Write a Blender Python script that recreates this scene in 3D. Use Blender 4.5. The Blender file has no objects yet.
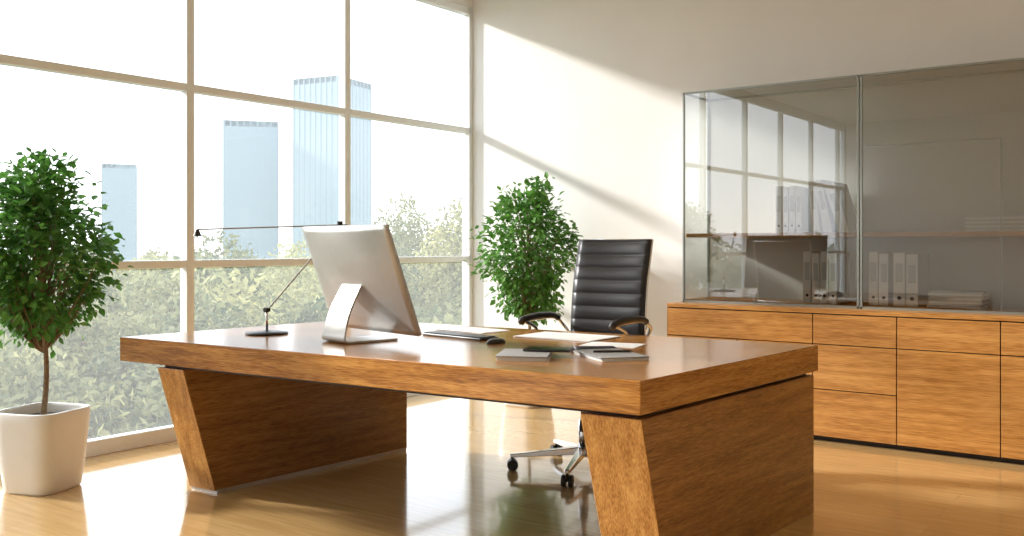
import bpy, math, random
from mathutils import Vector, Matrix
random.seed(7)
sc = bpy.context.scene
col = sc.collection

# ------------------------------------------------------------ materials
def new_mat(name):
    m = bpy.data.materials.new(name); m.use_nodes = True
    nt = m.node_tree
    b = nt.nodes.get("Principled BSDF")
    return m, nt, b

def plain(name, c, rough=0.5, metal=0.0, noise=0.04, scale=30, coat=0.0, bump=0.0, spec=0.5):
    m, nt, b = new_mat(name)
    n = nt.nodes.new("ShaderNodeTexNoise"); n.inputs["Scale"].default_value = scale
    tc = nt.nodes.new("ShaderNodeTexCoord"); nt.links.new(tc.outputs["Object"], n.inputs["Vector"])
    r = nt.nodes.new("ShaderNodeValToRGB")
    r.color_ramp.elements[0].position = .3; r.color_ramp.elements[1].position = .7
    r.color_ramp.elements[0].color = (c[0]*(1-noise), c[1]*(1-noise), c[2]*(1-noise), 1)
    r.color_ramp.elements[1].color = (min(1, c[0]*(1+noise)), min(1, c[1]*(1+noise)), min(1, c[2]*(1+noise)), 1)
    nt.links.new(n.outputs["Fac"], r.inputs["Fac"]); nt.links.new(r.outputs["Color"], b.inputs["Base Color"])
    b.inputs["Roughness"].default_value = rough; b.inputs["Metallic"].default_value = metal
    b.inputs["Coat Weight"].default_value = coat
    b.inputs["Specular IOR Level"].default_value = spec
    if bump:
        bp = nt.nodes.new("ShaderNodeBump"); bp.inputs["Strength"].default_value = bump; bp.inputs["Distance"].default_value = .01
        nt.links.new(n.outputs["Fac"], bp.inputs["Height"]); nt.links.new(bp.outputs["Normal"], b.inputs["Normal"])
    return m

def wood(name, dark, mid, light, sc3=(1.2, 14, 14), rough=0.3, coat=0.2, spec=.5):
    m, nt, b = new_mat(name)
    N, L = nt.nodes, nt.links
    tc = N.new("ShaderNodeTexCoord")
    mp = N.new("ShaderNodeMapping"); mp.inputs["Scale"].default_value = sc3
    L.new(tc.outputs["Object"], mp.inputs["Vector"])
    n1 = N.new("ShaderNodeTexNoise"); n1.inputs["Scale"].default_value = 2.2; n1.inputs["Detail"].default_value = 7; n1.inputs["Roughness"].default_value = .6; n1.inputs["Distortion"].default_value = .15
    L.new(mp.outputs["Vector"], n1.inputs["Vector"])
    mp2 = N.new("ShaderNodeMapping"); mp2.inputs["Scale"].default_value = tuple(s*6 for s in sc3)
    L.new(tc.outputs["Object"], mp2.inputs["Vector"])
    n2 = N.new("ShaderNodeTexNoise"); n2.inputs["Scale"].default_value = 3; n2.inputs["Detail"].default_value = 4
    L.new(mp2.outputs["Vector"], n2.inputs["Vector"])
    mx = N.new("ShaderNodeMath"); mx.operation = 'MULTIPLY_ADD'; mx.inputs[1].default_value = .5
    L.new(n2.outputs["Fac"], mx.inputs[0])
    m2 = N.new("ShaderNodeMath"); m2.operation = 'MULTIPLY'; m2.inputs[1].default_value = .5
    L.new(n1.outputs["Fac"], m2.inputs[0]); L.new(m2.outputs[0], mx.inputs[2])
    r = N.new("ShaderNodeValToRGB")
    e = r.color_ramp.elements
    e[0].position = .38; e[0].color = (*dark, 1); e[1].position = .62; e[1].color = (*light, 1)
    k = e.new(.5); k.color = (*mid, 1)
    L.new(mx.outputs[0], r.inputs["Fac"]); L.new(r.outputs["Color"], b.inputs["Base Color"])
    b.inputs["Roughness"].default_value = rough; b.inputs["Coat Weight"].default_value = coat; b.inputs["Coat Roughness"].default_value = .12
    b.inputs["Specular IOR Level"].default_value = spec
    bp = N.new("ShaderNodeBump"); bp.inputs["Strength"].default_value = .05; bp.inputs["Distance"].default_value = .002
    L.new(mx.outputs[0], bp.inputs["Height"]); L.new(bp.outputs["Normal"], b.inputs["Normal"])
    return m

def glass(name, tint, refl_boost=0.0, veil=0.0, rough=0.0):
    m, nt, b = new_mat(name)
    N, L = nt.nodes, nt.links
    N.remove(b); out = N.get("Material Output")
    t = N.new("ShaderNodeBsdfTransparent"); t.inputs["Color"].default_value = (*tint, 1)
    g = N.new("ShaderNodeBsdfGlossy"); g.inputs["Roughness"].default_value = rough
    f = N.new("ShaderNodeFresnel"); f.inputs["IOR"].default_value = 1.5
    a = N.new("ShaderNodeMath"); a.operation = 'ADD'; a.inputs[1].default_value = refl_boost; a.use_clamp = True
    L.new(f.outputs[0], a.inputs[0])
    mx = N.new("ShaderNodeMixShader"); L.new(a.outputs[0], mx.inputs[0]); L.new(t.outputs[0], mx.inputs[1]); L.new(g.outputs[0], mx.inputs[2])
    last = mx
    if veil:
        tr = N.new("ShaderNodeBsdfTranslucent"); tr.inputs["Color"].default_value = (.90, .96, 1, 1)
        m2 = N.new("ShaderNodeMixShader"); m2.inputs[0].default_value = veil
        L.new(mx.outputs[0], m2.inputs[1]); L.new(tr.outputs[0], m2.inputs[2]); last = m2
    L.new(last.outputs[0], out.inputs["Surface"])
    return m

def leafmat(name, c1, c2, trans=.35, rough=.5, objw=.5):
    m, nt, b = new_mat(name)
    N, L = nt.nodes, nt.links
    out = N.get("Material Output")
    g = N.new("ShaderNodeNewGeometry")
    r = N.new("ShaderNodeValToRGB"); r.color_ramp.elements[0].color = (*c1, 1); r.color_ramp.elements[1].color = (*c2, 1)
    oi = N.new("ShaderNodeObjectInfo")
    a = N.new("ShaderNodeMath"); a.operation = 'MULTIPLY'; a.inputs[1].default_value = 1-objw; L.new(g.outputs["Random Per Island"], a.inputs[0])
    a2 = N.new("ShaderNodeMath"); a2.operation = 'MULTIPLY_ADD'; a2.inputs[1].default_value = objw
    L.new(oi.outputs["Random"], a2.inputs[0]); L.new(a.outputs[0], a2.inputs[2])
    L.new(a2.outputs[0], r.inputs["Fac"]); L.new(r.outputs["Color"], b.inputs["Base Color"])
    b.inputs["Roughness"].default_value = rough
    t = N.new("ShaderNodeBsdfTranslucent"); L.new(r.outputs["Color"], t.inputs["Color"])
    mx = N.new("ShaderNodeMixShader"); mx.inputs[0].default_value = trans
    L.new(b.outputs[0], mx.inputs[1]); L.new(t.outputs[0], mx.inputs[2]); L.new(mx.outputs[0], out.inputs["Surface"])
    return m

M = {}
M['wall'] = plain("warm_white_paint", (.855, .85, .835), .7, noise=.015, scale=3)
M['ceil'] = plain("ceiling_paint", (.82, .81, .79), .8, noise=.01, scale=3)
M['frame'] = plain("window_aluminium", (.84, .87, .88), .4, noise=.02)
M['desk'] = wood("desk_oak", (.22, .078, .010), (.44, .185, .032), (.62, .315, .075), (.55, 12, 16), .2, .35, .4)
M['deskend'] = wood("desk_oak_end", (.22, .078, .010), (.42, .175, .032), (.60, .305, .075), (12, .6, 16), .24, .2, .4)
M['deskshade'] = wood("desk_oak_shaded", (.16, .062, .013), (.31, .135, .034), (.44, .225, .067), (13, .7, 16), .28, .15)  # darker copy of the desk oak: shade on the leg sides painted in
M['desklit'] = wood("desk_oak_lit", (.34, .14, .03), (.54, .26, .068), (.70, .40, .13), (13, 13, .7), .3, .2)  # lighter copy of the desk oak: sunlight on the leg fronts painted in
M['cab'] = wood("credenza_oak", (.29, .11, .02), (.48, .215, .05), (.62, .32, .092), (.6, 10, 14), .34, .15)
M['shelf'] = wood("shelf_oak", (.45, .20, .06), (.58, .29, .09), (.68, .37, .13), (.8, 10, 13), .4, .1)
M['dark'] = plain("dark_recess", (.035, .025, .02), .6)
M['chrome'] = plain("chrome", (.75, .75, .76), .12, 1.0, noise=.01)
M['alu'] = plain("brushed_aluminium", (.52, .51, .49), .36, .6, noise=.02)
M['alupale'] = plain("cabinet_frame_metal", (.30, .32, .30), .35, .6, noise=.02)
M['leather'] = plain("black_leather", (.022, .022, .024), .38, noise=.2, scale=180, bump=.05)
M['blackpl'] = plain("black_plastic", (.02, .02, .022), .35, noise=.05)
M['pot'] = plain("white_ceramic", (.84, .835, .82), .3, noise=.02, scale=8)
M['soil'] = plain("potting_soil", (.06, .04, .025), .9, noise=.5, scale=60, bump=.5)
M['bark'] = plain("bark", (.22, .15, .085), .8, noise=.3, scale=50, bump=.4)
M['leaf'] = leafmat("ficus_leaf", (.05, .18, .03), (.20, .43, .08), .35)
M['paper'] = plain("white_paper", (.86, .86, .85), .6, noise=.02)
M['binder'] = plain("binder_card", (.92, .92, .91), .5, noise=.02)
M['label'] = plain("binder_label", (.66, .67, .67), .6)
M['folder'] = plain("grey_folder_card", (.62, .64, .65), .6)
M['greybook'] = plain("grey_cover", (.36, .36, .36), .5)
M['shadepanel'] = plain("cabinet_shade_panel", (.60, .60, .57), .6, noise=.01)  # grey stands in for the dim cabinet interior
M['screen'] = plain("screen_glass", (.01, .01, .012), .08)
M['winglass'] = glass("window_glass", (.98, .99, 1), 0.0, veil=.095)  # translucent veil puts the outdoor haze into the panes
M['cabglass'] = glass("cabinet_glass", (.90, .92, .90), .17)
M['treeleaf'] = leafmat("park_leaf", (.045, .075, .035), (.50, .47, .22), .4, .9, .65)
M['grass'] = plain("grass", (.25, .3, .15), .9, noise=.3, scale=.5)
M['tower'] = plain("tower_facade", (.265, .33, .395), .6, noise=.02, scale=.1)  # muted blue of both tower materials has distance haze in the colour
M['towerwin'] = plain("tower_window_bands", (.165, .235, .315), .6, noise=.02, scale=.1)

# floor planks
def floor_mat():
    m, nt, b = new_mat("oak_floor_planks")
    N, L = nt.nodes, nt.links
    tc = N.new("ShaderNodeTexCoord")
    mp = N.new("ShaderNodeMapping"); mp.inputs["Rotation"].default_value = (0, 0, 0)
    L.new(tc.outputs["Object"], mp.inputs["Vector"])
    br = N.new("ShaderNodeTexBrick"); br.inputs["Scale"].default_value = 1
    br.inputs["Brick Width"].default_value = 1.6; br.inputs["Row Height"].default_value = .16
    br.inputs["Mortar Size"].default_value = .0008; br.offset = .37
    br.inputs["Color1"].default_value = (.71, .475, .215, 1); br.inputs["Color2"].default_value = (.645, .415, .175, 1)
    br.inputs["Mortar"].default_value = (.46, .28, .12, 1)
    L.new(mp.outputs[0], br.inputs["Vector"])
    mp2 = N.new("ShaderNodeMapping"); mp2.inputs["Scale"].default_value = (1.2, 16, 1); L.new(tc.outputs["Object"], mp2.inputs["Vector"])
    n = N.new("ShaderNodeTexNoise"); n.inputs["Scale"].default_value = 2.5; n.inputs["Detail"].default_value = 6; L.new(mp2.outputs[0], n.inputs["Vector"])
    r = N.new("ShaderNodeValToRGB"); r.color_ramp.elements[0].position = .3; r.color_ramp.elements[0].color = (.80, .76, .69, 1); r.color_ramp.elements[1].position = .7; r.color_ramp.elements[1].color = (1.0, 1.0, 1.0, 1)
    L.new(n.outputs["Fac"], r.inputs["Fac"])
    mx = N.new("ShaderNodeMix"); mx.data_type = 'RGBA'; mx.blend_type = 'MULTIPLY'; mx.inputs["Factor"].default_value = 1
    L.new(br.outputs["Color"], mx.inputs[6]); L.new(r.outputs["Color"], mx.inputs[7])
    L.new(mx.outputs[2], b.inputs["Base Color"])
    b.inputs["Roughness"].default_value = .13; b.inputs["Coat Weight"].default_value = .8; b.inputs["Coat Roughness"].default_value = .06
    return m
M['floor'] = floor_mat()

# ------------------------------------------------------------ geometry helpers
def empty(name, loc=(0, 0, 0), rz=0):
    e = bpy.data.objects.new(name, None); e.empty_display_size = .1
    e.location = loc; e.rotation_euler = (0, 0, rz); col.objects.link(e); return e

def mesh(name, verts, faces, mat, parent=None, smooth=False, bevel=0, loc=(0, 0, 0), rot=(0, 0, 0), segs=2):
    me = bpy.data.meshes.new(name); me.from_pydata([tuple(v) for v in verts], [], faces); me.update()
    if isinstance(mat, str): mat = M[mat]
    me.materials.append(mat)
    o = bpy.data.objects.new(name, me); col.objects.link(o)
    o.location = loc; o.rotation_euler = rot
    if parent: o.parent = parent
    if smooth:
        for p in me.polygons: p.use_smooth = True
    if bevel:
        b = o.modifiers.new("bevel", 'BEVEL'); b.width = bevel; b.segments = segs; b.limit_method = 'ANGLE'; b.angle_limit = math.radians(35)
        b.harden_normals = False
    return o

class MB:
    """accumulates geometry into one mesh"""
    def __init__(s): s.v = []; s.f = []
    def box(s, x0, x1, y0, y1, z0, z1, mtx=None):
        b = len(s.v)
        vs = [Vector(p) for p in [(x0,y0,z0),(x1,y0,z0),(x1,y1,z0),(x0,y1,z0),(x0,y0,z1),(x1,y0,z1),(x1,y1,z1),(x0,y1,z1)]]
        if mtx: vs = [mtx @ v for v in vs]
        s.v += vs
        s.f += [tuple(b+i for i in f) for f in [(0,3,2,1),(4,5,6,7),(0,1,5,4),(1,2,6,5),(2,3,7,6),(3,0,4,7)]]
        return s
    def prism(s, poly, ext):
        b = len(s.v); n = len(poly); e = Vector(ext)
        s.v += [Vector(p) for p in poly] + [Vector(p)+e for p in poly]
        s.f += [tuple(b+i for i in reversed(range(n))), tuple(b+n+i for i in range(n))]
        s.f += [(b+i, b+(i+1) % n, b+n+(i+1) % n, b+n+i) for i in range(n)]
        return s
    def tube(s, pts, rad, n=8, cap=True):
        pts = [Vector(p) for p in pts]; b0 = len(s.v)
        if not hasattr(rad, '__len__'): rad = [rad]*len(pts)
        up = None
        for i, p in enumerate(pts):
            t = (pts[min(i+1, len(pts)-1)] - pts[max(i-1, 0)]).normalized()
            if up is None:
                up = t.orthogonal().normalized()
            else:
                up = (up - t*up.dot(t)); up = up.normalized() if up.length > 1e-6 else t.orthogonal().normalized()
            sd = t.cross(up)
            for k in range(n):
                a = 2*math.pi*k/n
                s.v.append(p + (up*math.cos(a) + sd*math.sin(a))*rad[i])
        for i in range(len(pts)-1):
            for k in range(n):
                a = b0+i*n+k; c = b0+i*n+(k+1) % n
                s.f.append((a, c, c+n, a+n))
        if cap:
            s.f.append(tuple(b0+k for k in reversed(range(n)))); e = b0+(len(pts)-1)*n
            s.f.append(tuple(e+k for k in range(n)))
        return s
    def lathe(s, prof, c=(0, 0, 0), n=32):
        b = len(s.v)
        for (r, z) in prof:
            for k in range(n):
                a = 2*math.pi*k/n
                s.v.append(Vector((c[0]+r*math.cos(a), c[1]+r*math.sin(a), c[2]+z)))
        for i in range(len(prof)-1):
            for k in range(n):
                a = b+i*n+k; q = b+i*n+(k+1) % n
                s.f.append((a, q, q+n, a+n))
        s.f.append(tuple(b+k for k in reversed(range(n)))); e = b+(len(prof)-1)*n
        s.f.append(tuple(e+k for k in range(n)))
        return s
    def out(s, name, mat, parent=None, **kw): return mesh(name, s.v, s.f, mat, parent, **kw)

def bez(pts, n=8):
    """catmull-rom smooth polyline"""
    P = [Vector(p) for p in pts]; o = []
    for i in range(len(P)-1):
        p0 = P[max(i-1, 0)]; p1 = P[i]; p2 = P[i+1]; p3 = P[min(i+2, len(P)-1)]
        for k in range(n):
            t = k/n
            o.append(.5*((2*p1)+(p2-p0)*t+(2*p0-5*p1+4*p2-p3)*t*t+(3*p1-p0-3*p2+p3)*t**3))
    o.append(P[-1]); return o

# ------------------------------------------------------------ room shell
RX, RY, H = 8.2, -11.36, 3.36
MB().box(-.12, RX+.15, RY-.15, .15, -.15, 0).out("floor", 'floor')
MB().box(-.12, RX+.15, RY-.15, .15, H, H+.2).out("ceiling", 'ceil')
MB().box(-.12, RX+.15, 0, .15, 0, H).out("wall_back", 'wall')
MB().box(RX, RX+.15, RY, 0, 0, H).out("wall_right", 'wall')
MB().box(-.12, RX+.15, RY-.15, RY, 0, H).out("wall_front", 'wall')
MB().box(-.12, 0, RY, 0, 3.29, H).out("wall_left", 'wall')
MB().box(.0, 2.19, -.015, 0, 0, .08).out("baseboard_back", 'wall', bevel=.003)
xo0, xo1 = -.07, 0.0
bays = [0.0] + [-1.49-1.36*i for i in range(8)]
bays = [b for b in bays if b > RY+.3] + [RY]
zs = [0.045, 1.10, 2.215, 3.27]
for i in range(len(bays)-1):
    y1, y0 = bays[i], bays[i+1]
    w = empty("window_%d" % (i+1), (0, y0, 0))
    L = y1-y0
    f = MB()
    hw = .028
    f.box(xo0, xo1, 0, hw if i < len(bays)-2 else .05, 0, 3.29)
    f.box(xo0, xo1, L-(hw if i else .045), L, 0, 3.29)
    for j, z in enumerate(zs):
        t = .045 if j in (0, 3) else .024
        f.box(xo0, xo1, hw, L-hw, z-t, min(z+t, 3.29))
    f.out("frame", 'frame', w, bevel=.004)
    g = MB()
    for j in range(3):
        z0, z1 = zs[j], zs[j+1]
        v = [(-.045, hw, z0), (-.045, L-hw, z0), (-.045, L-hw, z1), (-.045, hw, z1)]
        b = len(g.v); g.v += [Vector(p) for p in v]; g.f.append((b, b+1, b+2, b+3))
    g.out("panes", 'winglass', w)

# ------------------------------------------------------------ exterior
MB().box(-400, -1.5, -250, 400, -5.2, -5).out("ground_lawn", 'grass')
CAM = Vector((5.19, -6.487, 1.22))
def c2r(X, Y, z=0):   # view-aligned ground offset -> room position
    return Vector((.8058*X-.5923*Y+5.19, .5923*X+.8058*Y-6.487, z))
def tower(name, Xc, Y, w, d, rz, ztop, fl=1.3):
    p = c2r(Xc, Y, -5); t = empty(name, p, rz)
    h = ztop+5
    MB().box(-w/2, w/2, -d/2, d/2, 0, h-.4).out("glazing", 'towerwin', t)
    m = MB(); z = 0
    while z < h-.5:
        m.box(-w/2-.06, w/2+.06, -d/2-.06, d/2+.06, z, z+fl*.4); z += fl
    m.box(-w/2-.1, w/2+.1, -d/2-.1, d/2+.1, h-.9, h)
    n = int(w/.9)
    for i in range(n+1):
        x = -w/2+i*w/n
        m.box(x-.1, x+.1, -d/2-.14, d/2+.14, 0, h)
    n = int(d/.9)
    for i in range(n+1):
        y = -d/2+i*d/n
        m.box(-w/2-.14, w/2+.14, y-.1, y+.1, 0, h)
    m.box(-w/4, w/5, -d/4, d/4, h-.4, h+.1)
    m.out("facade_grid", 'tower', t)
yaw = math.radians(36.3)
tower("office_tower", (120-512)/950*200, 200, 6.4, 6.4, yaw+.35, 18.0)
tower("office_tower", (251-512)/950*150, 150, 8.0, 6.6, yaw+.28, 20.4)
tower("office_tower", (333-512)/950*146, 146, 8.6, 8.0, yaw+1.12, 26.3)

def leafcloud(n, size, rad, squash=.85, lumps=9, seed=1):
    R = random.Random(seed); v = []; f = []
    ls = []
    for i in range(lumps):
        d = Vector((R.gauss(0, 1), R.gauss(0, 1), R.gauss(0, 1))).normalized()
        ls.append((d*rad*.62, rad*R.uniform(.35, .55)))
    ls.append((Vector((0, 0, 0)), rad*.7))
    for i in range(n):
        c, r = R.choice(ls)
        d = Vector((R.gauss(0, 1), R.gauss(0, 1), R.gauss(0, 1))).normalized()
        p = c + d*r*R.uniform(.75, 1.05); p.z *= squash
        a = Vector((R.gauss(0, 1), R.gauss(0, 1), R.gauss(0, 1))).normalized(); bb = a.orthogonal().normalized()
        s = size*R.uniform(.6, 1.3); b = len(v)
        v += [p-a*s, p+bb*s*.5, p+a*s, p-bb*s*.5]; f.append((b, b+1, b+2, b+3))
    me = bpy.data.meshes.new("tree_crown"); me.from_pydata([tuple(q) for q in v], [], f); me.materials.append(M['treeleaf']); return me
crowns = [leafcloud(3200, .09, 1.5, .85, 11, s) for s in (1, 2, 3)]
tall = leafcloud(3200, .08, 1.2, 1.9, 16, 9)
tl = empty("tree_line", (-10, 0, -5))
trunks = MB()
R = random.Random(11)
def addtree(p, top, sx, me):
    o = bpy.data.objects.new("crown", me); col.objects.link(o); o.parent = tl
    zr = max(v.co.z for v in me.vertices)
    o.location = (p.x+10, p.y, top-zr*sx+5); o.scale = (sx, sx, sx); o.rotation_euler = (0, 0, R.uniform(0, 6.28))
    trunks.tube([(p.x+10, p.y, 0), (p.x+10, p.y, top+5-zr*sx)], [.16, .07], 6)
a0, a1 = math.radians(118), math.radians(255)
for d, top, n, s in [(13.5, -1.0, 20, .9), (15.5, -.35, 24, 1.0), (18, .0, 26, 1.1), (21, .25, 28, 1.2), (25, .5, 30, 1.4), (30, .8, 30, 1.7), (37, .9, 32, 2.0), (46, 1.1, 34, 2.4), (60, 1.4, 36, 3.0)]:
    for i in range(n):
        a = a0+(a1-a0)*(i+R.uniform(.1, .9))/n
        dd = d*R.uniform(.95, 1.06)
        p = Vector((CAM.x+dd*math.cos(a), CAM.y+dd*math.sin(a), 0))
        if p.x > -3.2: continue
        addtree(p, top+R.uniform(-.45, .4)*s, s*R.uniform(.8, 1.15), R.choice(crowns))
for u, top, d in [(385, 1.9, 27), (412, 2.9, 30), (435, 2.0, 28), (458, 2.7, 30), (475, 3.2, 29), (300, 1.5, 33), (232, 1.3, 30), (150, 1.2, 36), (60, 1.3, 33)]:
    addtree(c2r((u-512)/950*d, d), top, 1.05, tall)
trunks.out("trunks", 'bark', tl)

# ------------------------------------------------------------ desk
Lc, Nc, Rc = Vector((.797, -3.82)), Vector((3.640, -3.641)), Vector((3.740, -2.135))
ea = (Nc-Lc); LA = ea.length; ea.normalize(); eb = (Rc-Nc); LB = eb.length; eb.normalize()
dk = empty("executive_desk", (Lc.x, Lc.y, 0))
def D(a, b, z): p = ea*a+eb*b; return Vector((p.x, p.y, z))
T = .76
def dprism(name, pts_ab, z0, z1, mat, bevel=.004):
    return MB().prism([D(a, b, z0) for a, b in pts_ab], (0, 0, z1-z0)).out(name, mat, dk, bevel=bevel)
SL = .118
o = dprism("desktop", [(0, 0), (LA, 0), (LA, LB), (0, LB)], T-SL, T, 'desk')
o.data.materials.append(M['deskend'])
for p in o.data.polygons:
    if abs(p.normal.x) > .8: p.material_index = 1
dprism("shadow_gap", [(.28, .05), (LA-.04, .05), (LA-.04, LB-.04), (.28, LB-.04)], T-SL-.016, T-SL, 'dark', 0)  # near-black spacer: the gap's shade is put into its colour
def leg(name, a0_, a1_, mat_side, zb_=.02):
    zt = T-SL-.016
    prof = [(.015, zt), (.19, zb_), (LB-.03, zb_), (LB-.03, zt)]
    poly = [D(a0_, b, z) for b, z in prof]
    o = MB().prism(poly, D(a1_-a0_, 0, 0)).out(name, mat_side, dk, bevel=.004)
    o.data.materials.append(M['desklit'])
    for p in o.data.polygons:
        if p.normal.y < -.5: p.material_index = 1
    if zb_ > 0:
        poly = [D(a0_+.004, b, z) for b, z in [(.20, 0), (LB-.04, 0), (LB-.04, .021), (.20, .021)]]
        MB().prism(poly, D(a1_-a0_-.002, 0, 0)).out(name+"_plinth", 'alu', dk)
leg("leg_panel_1", .27, .46, 'deskshade', .014)
leg("leg_panel_2", LA-.245, LA-.008, 'deskshade', 0)

# ------------------------------------------------------------ computer monitor
mon = empty("desktop_computer", (1.905, -3.25, T), math.radians(-12.7))
W2, H2 = .378, .268
v = []; f = []; nx, nz = 24, 18
for j in range(nz+1):
    for i in range(nx+1):
        x = -1+2*i/nx; z = -1+2*j/nz
        th = .012+.034*(1-abs(x)**2.6)*(1-abs(z)**2.6)
        v.append((x*W2, -th, z*H2))
for j in range(nz):
    for i in range(nx):
        a = j*(nx+1)+i; f.append((a, a+1, a+nx+2, a+nx+1))
b = len(v)
v += [(-W2, .004, -H2), (W2, .004, -H2), (W2, .004, H2), (-W2, .004, H2)]
f.append((b, b+3, b+2, b+1))
bot = list(range(nx+1)); top = [nz*(nx+1)+i for i in range(nx+1)]
lf = [j*(nx+1) for j in range(nz+1)]; rt = [j*(nx+1)+nx for j in range(nz+1)]
f.append(tuple(list(reversed(bot))+[b, b+1])); f.append(tuple(top+[b+2, b+3]))
f.append(tuple(lf+[b+3, b])); f.append(tuple(list(reversed(rt))+[b+1, b+2]))
tilt = math.radians(20)
body = mesh("housing", v, f, 'alu', mon, smooth=False, loc=(0, 0, .30), rot=(tilt, 0, 0))
for p in body.data.polygons[:nx*nz]: p.use_smooth = True
MB().box(-W2+.004, W2-.004, .004, .008, -H2+.004, H2-.004).out("display", 'screen', mon, loc=(0, 0, .30), rot=(tilt, 0, 0), bevel=.001)
path = bez([(0, .15, .006), (0, -.06, .006), (0, -.135, .012), (0, -.135, .05), (0, -.105, .15), (0, -.04, .27)], 6)
v = []; f = []
for i, p in enumerate(path):
    t = (path[min(i+1, len(path)-1)]-path[max(i-1, 0)]).normalized(); n = Vector((0, t.z, -t.y))
    w = .105 if i < 12 else .105-.02*(i-12)/(len(path)-12)
    for sx, sn in ((-w, -1), (w, -1), (w, 1), (-w, 1)): v.append((sx-.0, p.y+n.y*.005*sn, p.z+n.z*.005*sn))
for i in range(len(path)-1):
    for k in range(4): f.append((i*4+k, i*4+(k+1) % 4, i*4+4+(k+1) % 4, i*4+4+k))
f += [(3, 2, 1, 0), tuple(len(v)-4+k for k in range(4))]
mesh("stand", v, f, 'alu', mon, bevel=.002)

# keyboard + mouse
kb = empty("keyboard", (2.17, -2.82, T), math.radians(-8))
MB().box(-.215, .215, -.06, .06, 0, .012).out("case", 'blackpl', kb, bevel=.004)
k = MB()
for r in range(5):
    for c in range(14):
        x = -.205+c*.0295; y = -.053+r*.0215; k.box(x, x+.026, y, y+.018, .012, .017)
k.out("keys", 'blackpl', kb)
ms = empty("computer_mouse", (2.50, -2.95, T), math.radians(-8))
v = []; f = []
for j in range(9):
    ph = j/8*math.pi/2
    for i in range(20):
        a = i/20*2*math.pi; cc = max(0, math.cos(ph))**.6 if j < 8 else 0
        v.append((.032*math.cos(a)*cc, .055*math.sin(a)*cc, .002+.022*math.sin(ph)))
for j in range(8):
    for i in range(20): f.append((j*20+i, j*20+(i+1) % 20, j*20+20+(i+1) % 20, j*20+20+i))
f.append(tuple(reversed(range(20))))
mesh("shell", v, f, 'blackpl', ms, smooth=True)

# desk lamp: thin swing-arm
lp = empty("desk_lamp", (1.262, -3.28, T))
MB().lathe([(.0, 0), (.105, 0), (.11, .004), (.108, .010), (.03, .014), (.014, .02), (0, .02)], n=40).out("base", 'blackpl', lp, smooth=True)
MB().tube([(0, 0, .015), (0, 0, .13)], .007, 12).out("post", 'chrome', lp, smooth=True)
J = Vector((1.50-1.262, -2.994+3.28, 1.325-T)); Hd = Vector((.983-1.262, -3.50+3.28, 1.30-T))
MB().tube([(0, 0, .12), J], .004, 8).tube([J+(J-Hd).normalized()*.04, Hd], .004, 8).out("arms", 'greybook', lp)
MB().tube([J+Vector((0, 0, -.02)), J+Vector((0, 0, .02))], .014, 12).tube([(0, -.015, .125), (0, .015, .125)], .012, 12).out("joints", 'blackpl', lp)
MB().tube([Hd, Hd+Vector((0, 0, -.035))], [.008, .022], 16).out("head", 'blackpl', lp)

# papers, notebooks
def papers(name, x, y, w, d, h, rz, mat='paper', n=4, z=T, cover=None, alt=None):
    e = empty(name, (x, y, z), rz); R2 = random.Random(int(x*1000)); m = MB(); m2_ = MB()
    for i in range(n):
        q = Matrix.Rotation(R2.uniform(-.06, .06), 4, 'Z') @ Matrix.Translation((R2.uniform(-.006, .006), R2.uniform(-.006, .006), 0))
        (m2_ if (alt and i % 2) else m).box(-w/2, w/2, -d/2, d/2, h*i/n, h*(i+.92)/n, q)
    m.out("sheets", mat, e)
    if alt: m2_.out("folders", alt, e)
    if cover: MB().box(-w/2-.004, w/2+.004, -d/2-.004, d/2+.004, h, h+.004).out("cover", cover, e, bevel=.001)
    return e
papers("paper_stack", 2.60, -2.50, .44, .30, .006, .05)
papers("paper_stack", 1.98, -2.48, .36, .21, .004, -.1)
papers("paper_sheet", 2.98, -2.70, .26, .19, .003, .2, n=1)
papers("notebook", 2.93, -3.32, .20, .27, .016, .5, 'paper', 3, T, 'greybook')
ph = empty("smartphone", (2.98, -3.22, T+.021), .35)
MB().box(-.10, .10, -.05, .05, 0, .010).out("body", 'blackpl', ph, bevel=.004)
MB().box(-.09, .09, -.045, .045, .010, .0115).out("screen", 'screen', ph)
papers("notebook", 3.20, -3.10, .20, .30, .012, .95, 'paper', 3, T, 'greybook')
ph = empty("tablet", (3.01, -2.92, T), .75)
MB().box(-.11, .11, -.07, .07, 0, .009).out("body", 'blackpl', ph, bevel=.003)
MB().box(-.10, .10, -.062, .062, .009, .010).out("screen", 'screen', ph)
pn = empty("pen", (3.20, -3.08, T+.0165), 0)
MB().tube([(-.06, -.05, .0045), (.05, .05, .0045), (.062, .061, .0045)], [.0045, .0045, .001], 10).out("barrel", 'blackpl', pn)

# ------------------------------------------------------------ office chair (faces -y)
ch = empty("office_chair", (2.445, -2.095, 0), math.radians(2))
P2 = bez([(0, -.27, .445), (0, -.245, .483), (0, -.10, .478), (0, .08, .466), (0, .18, .474), (0, .235, .53), (0, .258, .64), (0, .268, .80), (0, .290, .98), (0, .328, 1.13), (0, .362, 1.25)], 28)
s = [0]
for i in range(1, len(P2)): s.append(s[-1]+(P2[i]-P2[i-1]).length)
pitch = .075; nxs = 14; v = []; f = []; hwid = .232
def ring(i):
    t = (P2[min(i+1, len(P2)-1)]-P2[max(i-1, 0)]).normalized(); n = Vector((0, -t.z, t.y)); return P2[i], n
rows = len(P2)
for side in (1, -1):
    for i in range(rows):
        p, n = ring(i)
        rib = .012*abs(math.sin(math.pi*s[i]/pitch))**.45
        for k_ in range(nxs+1):
            x = -1+2*k_/nxs
            edge = (1-abs(x)**8)
            off = (.010+rib*edge) if side == 1 else -.010
            sag = .018*(1-x*x)
            q = p+n*(off-sag); v.append((x*hwid, q.y, q.z))
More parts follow.
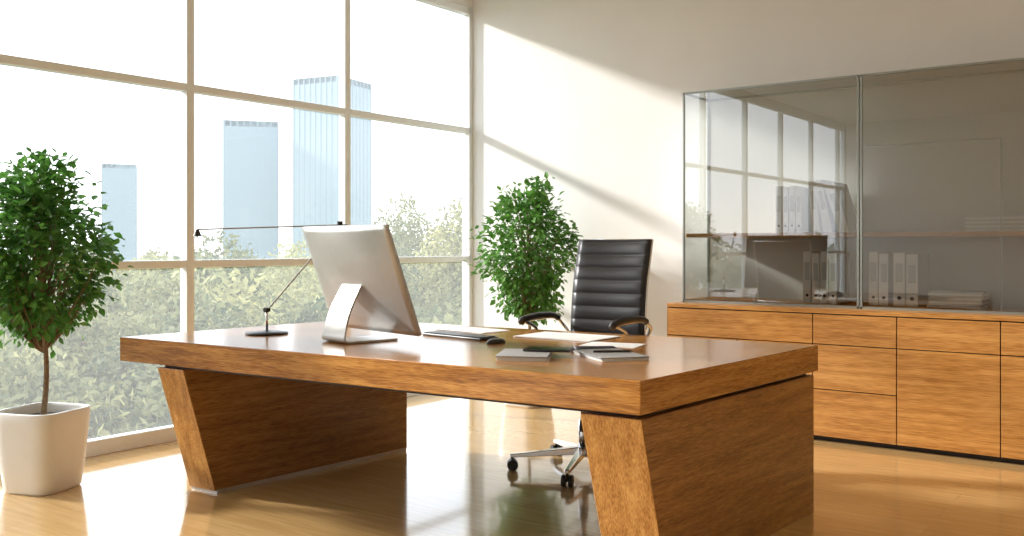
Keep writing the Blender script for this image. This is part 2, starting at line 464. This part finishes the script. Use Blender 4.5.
for i in range(rows-1):
    for k_ in range(nxs):
        a = i*(nxs+1)+k_
        f.append((a, a+1, a+nxs+2, a+nxs+1)); c = a+rows*(nxs+1); f.append((c, c+nxs+1, c+nxs+2, c+1))
O = rows*(nxs+1)
for i in range(rows-1):
    a = i*(nxs+1); f.append((a, a+nxs+1, a+nxs+1+O, a+O)); a += nxs; f.append((a, a+O, a+nxs+1+O, a+nxs+1))
for k_ in range(nxs):
    f.append((k_, k_+O, k_+1+O, k_+1)); a = (rows-1)*(nxs+1)+k_; f.append((a, a+1, a+1+O, a+O))
mesh("upholstery", v, f, 'leather', ch, smooth=True)
m = MB()
for sx in (-1, 1):
    m.tube([(sx*(hwid+.002), p.y+.008, p.z) for p in P2[::6]]+[(sx*(hwid+.002), P2[-1].y+.008, P2[-1].z)], .006, 10)
m.tube([(-hwid, P2[-1].y+.007, P2[-1].z-.002), (hwid, P2[-1].y+.007, P2[-1].z-.002)], .006, 10)
m.tube([(-hwid, .295, .76), (hwid, .295, .76)], .010, 10)
m.tube([(-hwid, -.08, .450), (hwid, -.08, .450)], .011, 10)
m.tube([(-hwid, .10, .445), (hwid, .10, .445)], .011, 10)
m.out("side_frame", 'chrome', ch, smooth=True)
m = MB(); pads = MB()
for sx in (-1, 1):
    X = sx*.280
    loop = bez([(sx*.235, .06, .46), (X, .05, .52), (X, .02, .66), (X, -.04, .755), (X, -.12, .790), (X, -.15, .805), (X, 0, .812), (X, .16, .805), (X, .25, .76), (sx*.24, .268, .70)], 8)
    m.tube(loop, .010, 10)
    pads.tube(bez([(X, -.195, .795), (X, -.16, .815), (X, -.02, .826), (X, .13, .820), (X, .20, .800)], 6), [.010]+[.019]*23+[.010], 10)
m.out("arm_frames", 'chrome', ch, smooth=True)
pads.out("arm_pads", 'blackpl', ch, smooth=True)
MB().box(-.10, .10, -.13, .13, .39, .44).box(-.03, .03, -.2, .2, .41, .43).out("tilt_mechanism", 'blackpl', ch, bevel=.01)
MB().tube([(0, 0, .10), (0, 0, .27)], .028, 20).out("column_sleeve", 'chrome', ch, smooth=True)
MB().tube([(0, 0, .27), (0, 0, .41)], .016, 16).out("gas_lift", 'chrome', ch, smooth=True)
m = MB(); cs = MB()
m.tube([(0, 0, .075), (0, 0, .125)], [.045, .036], 20)
for i in range(5):
    a = math.radians(-72+72*i); d = Vector((math.cos(a), math.sin(a), 0)); n = Vector((-d.y, d.x, 0))
    p0 = d*.03; p1 = d*.40
    vs = [p0-n*.026+Vector((0, 0, .085)), p0+n*.026+Vector((0, 0, .085)), p0+n*.022+Vector((0, 0, .125)), p0-n*.022+Vector((0, 0, .125)),
          p1-n*.015+Vector((0, 0, .068)), p1+n*.015+Vector((0, 0, .068)), p1+n*.013+Vector((0, 0, .088)), p1-n*.013+Vector((0, 0, .088))]
    b = len(m.v); m.v += vs; m.f += [tuple(b+q for q in fc) for fc in [(0,3,2,1),(4,5,6,7),(0,1,5,4),(1,2,6,5),(2,3,7,6),(3,0,4,7)]]
    c = d*.385+Vector((0, 0, .030))
    cs.tube([c+n*.008, c+n*.028], .030, 16).tube([c-n*.028, c-n*.008], .030, 16).tube([c, c+Vector((0, 0, .045))], .007, 8)
    cs.tube([c-n*.03+Vector((0, 0, .0)), c+n*.03], .006, 8)
m.out("star_base", 'chrome', ch, bevel=.004)
cs.out("casters", 'blackpl', ch)

# ------------------------------------------------------------ credenza
cr = empty("credenza", (2.19, -.60, 0))
CW = 3.55; zt = .822; d = .58
MB().box(.02, CW-.02, .05, d, 0, .035).out("toe_kick", 'dark', cr)
MB().box(.0, CW, .022, d, .032, zt-.028).out("carcass", 'dark', cr)
MB().box(-.003, CW, -.004, d, zt-.026, zt).out("top", 'cab', cr, bevel=.002)
MB().box(-.003, .0, .0, d, .032, zt-.028).out("end_panel", 'cab', cr)
c0, c1, c2, c3, c4, c5 = 0, 1.003, 1.504, 2.059, 2.62, CW
g = .003; zb = .032; zd = .604; zc = zt-.030
fr = MB()
def front(x0, x1, z0, z1): fr.box(x0+g, x1-g, 0, .02, z0+g, z1-g)
front(c0, c1, zd, zc); front(c0, c1/2, zb, zd); front(c1/2, c1, zb, zd)
front(c1, c2, zd, zc); front(c1, c2, .325, zd); front(c1, c2, zb, .325)
for a, b in ((c2, c3), (c3, c4), (c4, c5)): front(a, b, zd, zc); front(a, b, zb, zd)
fr.out("drawer_and_door_fronts", 'cab', cr, bevel=.0015)

# ------------------------------------------------------------ glass display cabinet
gc = empty("glass_display_cabinet", (2.215, -.42, zt))
GW = 3.4; gh = 2.285-zt; gd = .415; xm = 3.427-2.215
t = .014
m = MB()
for x in (0, xm-t-.003, xm+.003, 2*xm, GW-t):
    m.box(x, x+t, 0, t, 0, gh)
for x in (0, GW-t): m.box(x, x+t, gd-t, gd, 0, gh)
for z in (0, gh-t):
    m.box(0, GW, 0, t, z, z+t); m.box(0, GW, gd-t, gd, z, z+t)
    m.box(0, t, 0, gd, z, z+t); m.box(GW-t, GW, 0, gd, z, z+t)
m.out("frame", 'alupale', gc, bevel=.001)
MB().box(t, GW-t, gd-.008, gd-.002, t, gh-t).out("shade_panel", 'shadepanel', gc)  # added sheet: its grey darkens the interior and covers the sun band
def pane(p, name):
    return mesh(name, p, [(0, 1, 2, 3)], 'cabglass', gc)
pane([(t, .006, t), (xm-t, .006, t), (xm-t, .006, gh-t), (t, .006, gh-t)], "front_pane_1")
pane([(xm+t, .006, t), (GW-t, .006, t), (GW-t, .006, gh-t), (xm+t, .006, gh-t)], "front_pane_2")
pane([(.006, t, t), (.006, gd-t, t), (.006, gd-t, gh-t), (.006, t, gh-t)], "side_pane_1")
pane([(GW-.006, t, t), (GW-.006, gd-t, t), (GW-.006, gd-t, gh-t), (GW-.006, t, gh-t)], "side_pane_2")
pane([(t, t, gh-.006), (GW-t, t, gh-.006), (GW-t, gd-t, gh-.006), (t, gd-t, gh-.006)], "top_pane")
SZ = 1.30-zt
MB().box(.016, GW-.016, .022, gd-.014, SZ-.028, SZ).out("shelf", 'shelf', gc, bevel=.001)
MB().box(t, GW-t, t, gd-t, .0142, .020).out("bottom_board", 'shelf', gc)
m = MB(); xa, xb = xm+.03, 4.225-2.215
m.box(xb-.008, xb, .0145, .0215, .022, SZ-.03).box(xb-.008, xb, .0145, .0215, SZ+.001, 1.84-zt).box(xa, xb, .0145, .0215, 1.832-zt, 1.84-zt)
m.out("sliding_pane_edge", 'alupale', gc)

def binders(name, x, z, n, w, h, y=-.35, dep=.27):
    e = empty(name, (x, y, z)); b = MB(); l = MB(); ho = MB(); cx = 0
    for i in range(n):
        hh = h*(1-.03*(i % 2))
        b.box(cx, cx+w-.005, 0, dep, 0, hh)
        l.box(cx+w*.2, cx+w*.75, -.001, 0, hh*.45, hh*.8)
        ho.tube([(cx+w*.48, -.0015, hh*.15), (cx+w*.48, .002, hh*.15)], w*.17, 12)
        cx += w
    b.out("covers", 'binder', e, bevel=.002); l.out("labels", 'label', e); ho.out("finger_holes", 'dark', e)
zb1 = zt+.0205
binders("file_binder_row", 3.045, zb1, 4, .056, .335)
binders("file_binder_row", 3.462, zb1, 2, .062, .335)
binders("file_binder_row", 3.610, zb1, 2, .075, .33)
binders("file_binder_row", 2.86, 1.3005, 4, .045, .31)
def lean_binder(x, ang, w, h):
    e = empty("file_binder", (x, -.35, 1.3008), 0)
    q = Matrix.Rotation(-ang, 4, 'Y')
    MB().box(-w, 0, 0, .27, 0, h, q).out("cover", 'binder', e, bevel=.002)
    MB().box(-w*.75, -w*.25, -.001, 0, h*.45, h*.8, q).out("label", 'label', e)
lean_binder(3.155, math.radians(5), .05, .34)
lean_binder(3.235, math.radians(11), .055, .35)
lean_binder(3.345, math.radians(17), .07, .34)
papers("paper_stack", 3.965, -.25, .30, .20, .10, .02, 'paper', 8, zb1, None, 'folder')
papers("paper_stack", 4.20, -.25, .36, .20, .095, .02, 'paper', 8, 1.3005, None, 'folder')

# ------------------------------------------------------------ potted trees
def rsq(r, z, n=48, e=.42):
    o = []
    for k in range(n):
        a = 2*math.pi*k/n
        c, s_ = math.cos(a), math.sin(a)
        o.append(Vector((r*math.copysign(abs(c)**e, c), r*math.copysign(abs(s_)**e, s_), z)))
    return o
def potted(name, loc, pr, ph_, zc, rx, rz_, seed, rot=0, lsize=.036, ntw=95, nl=34, trunk_r=.015):
    e = empty(name, loc, rot); R = random.Random(seed)
    rings = [rsq(pr*.76, 0), rsq(pr*.80, .012), rsq(pr*.90, ph_*.4), rsq(pr*.98, ph_*.85), rsq(pr, ph_-.006), rsq(pr*.985, ph_), rsq(pr*.91, ph_), rsq(pr*.90, ph_-.01), rsq(pr*.88, ph_-.06)]
    v = [p for r in rings for p in r]; n = 48; f = [tuple(reversed(range(n)))]
    for i in range(len(rings)-1):
        for k in range(n): f.append((i*n+k, i*n+(k+1) % n, i*n+n+(k+1) % n, i*n+n+k))
    mesh("pot", v, f, 'pot', e, smooth=True, bevel=0)
    s_ = rsq(pr*.885, ph_-.05)
    mesh("soil", s_+[Vector((0, 0, ph_-.03))], [(k, (k+1) % n, n) for k in range(n)], 'soil', e)
    tr = MB()
    ztop = zc+rz_*.6
    cr_, sr_ = math.cos(rot), math.sin(rot)
    def wx(p): return loc[0]+p.x*cr_-p.y*sr_
    tp = bez([(0, 0, ph_-.06), (.012, .01, ph_+.2), (-.008, .0, zc-rz_*.5), (.01, -.01, zc), (0, 0, ztop)], 6)
    tr.tube(tp, [trunk_r*(1-.75*i/(len(tp)-1)) for i in range(len(tp))], 8)
    lv = []; lf_ = []
    for i in range(ntw):
        while True:
            q = Vector((R.uniform(-1, 1), R.uniform(-1, 1), R.uniform(-1, 1)))
            if .25 < q.length < 1: break
        q = q*(q.length**-.35)
        wob = 1+.12*math.sin(3*math.atan2(q.y, q.x)+seed)+.07*math.sin(5*q.z+seed)
        tip = Vector((q.x*rx*.86*wob, q.y*rx*.86*wob, zc+q.z*rz_*.92))
        hfr = (tip.z-(zc-rz_))/(2*rz_)
        kx = 1.0-.28*max(0, hfr-.55)/.45
        tip.x *= kx; tip.y *= kx
        zs0 = max(ph_+.35*(zc-rz_-ph_)+.16, tip.z-.30-.25*R.random()); zs0 = min(zs0, ztop)
        base = Vector((0, 0, zs0))
        mid = (base+tip)/2+Vector((0, 0, -.03))
        tw = bez([base, mid, tip], 4)
        tr.tube(tw, [.005-.004*k/(len(tw)-1) for k in range(len(tw))], 5)
        for j in range(nl):
            sgm = .047
            p = tip+Vector((R.gauss(0, sgm), R.gauss(0, sgm), R.gauss(0, sgm)))
            if j < nl*.25: p = base.lerp(tip, R.uniform(.6, 1))+Vector((R.gauss(0, .03), R.gauss(0, .03), R.gauss(0, .03)))
            p.z = min(p.z, zc+rz_*1.02)
            out = Vector((p.x, p.y, (p.z-zc)*.6))
            dr = (out.normalized()*.7+Vector((R.gauss(0, .5), R.gauss(0, .5), R.gauss(-.15, .45)))).normalized()
            sd = dr.cross(Vector((R.gauss(0, .4), R.gauss(0, .4), 1))).normalized(); up = sd.cross(dr)
            L_ = lsize*R.uniform(.75, 1.35); w = L_*.34
            if min(wx(p), wx(p+dr*L_)) < .035: continue
            b = len(lv)
            lv += [p, p+dr*L_*.45+sd*w+up*L_*.08, p+dr*L_*.5, p+dr*L_*.45-sd*w+up*L_*.08, p+dr*L_*1.05-up*L_*.12,
                   p+dr*L_*.8+sd*w*.6+up*L_*.02, p+dr*L_*.8-sd*w*.6+up*L_*.02]
            lf_ += [(b, b+1, b+2), (b, b+2, b+3), (b+1, b+5, b+4, b+2), (b+2, b+4, b+6, b+3)]
    tr.out("trunk_and_branches", 'bark', e, smooth=True)
    mesh("foliage", lv, lf_, 'leaf', e)
potted("potted_tree", (.475, -4.04, 0), .180, .40, 1.21, .38, .46, 3, math.radians(20), .043, 145, 34)
potted("potted_tree", (.985, -.56, 0), .185, .38, 1.17, .385, .54, 8, 0, .048, 125, 30)

# ------------------------------------------------------------ light
w = bpy.data.worlds.new("world"); sc.world = w; w.use_nodes = True
N, L = w.node_tree.nodes, w.node_tree.links
bg = N["Background"]
tc = N.new("ShaderNodeTexCoord"); sp = N.new("ShaderNodeSeparateXYZ"); L.new(tc.outputs["Generated"], sp.inputs[0])
r = N.new("ShaderNodeValToRGB"); e = r.color_ramp.elements
e[0].position = 0.0; e[0].color = (.97, .98, 1, 1); e[1].position = .7; e[1].color = (.78, .88, 1, 1)
L.new(sp.outputs["Z"], r.inputs["Fac"]); L.new(r.outputs["Color"], bg.inputs["Color"])
bg.inputs["Strength"].default_value = 2.3
sd = bpy.data.lights.new("sun", 'SUN'); sd.energy = 6.8; sd.angle = math.radians(4.0); sd.color = (1, .96, .90)
so = bpy.data.objects.new("sun", sd); col.objects.link(so); so.location = (-8, -6, 8)
so.rotation_euler = Vector((1, .35, -.45)).to_track_quat('-Z', 'Y').to_euler()

cd = bpy.data.cameras.new("camera"); cam = bpy.data.objects.new("camera", cd); col.objects.link(cam)
cam.location = CAM; cam.rotation_euler = (math.radians(90), 0, yaw)
cd.sensor_width = 36; cd.lens = 950*36/1024; cd.shift_y = -23/1024; cd.clip_end = 1000
sc.camera = cam
sc.view_settings.view_transform = 'Standard'
sc.view_settings.look = 'None'
sc.view_settings.exposure = 0.18
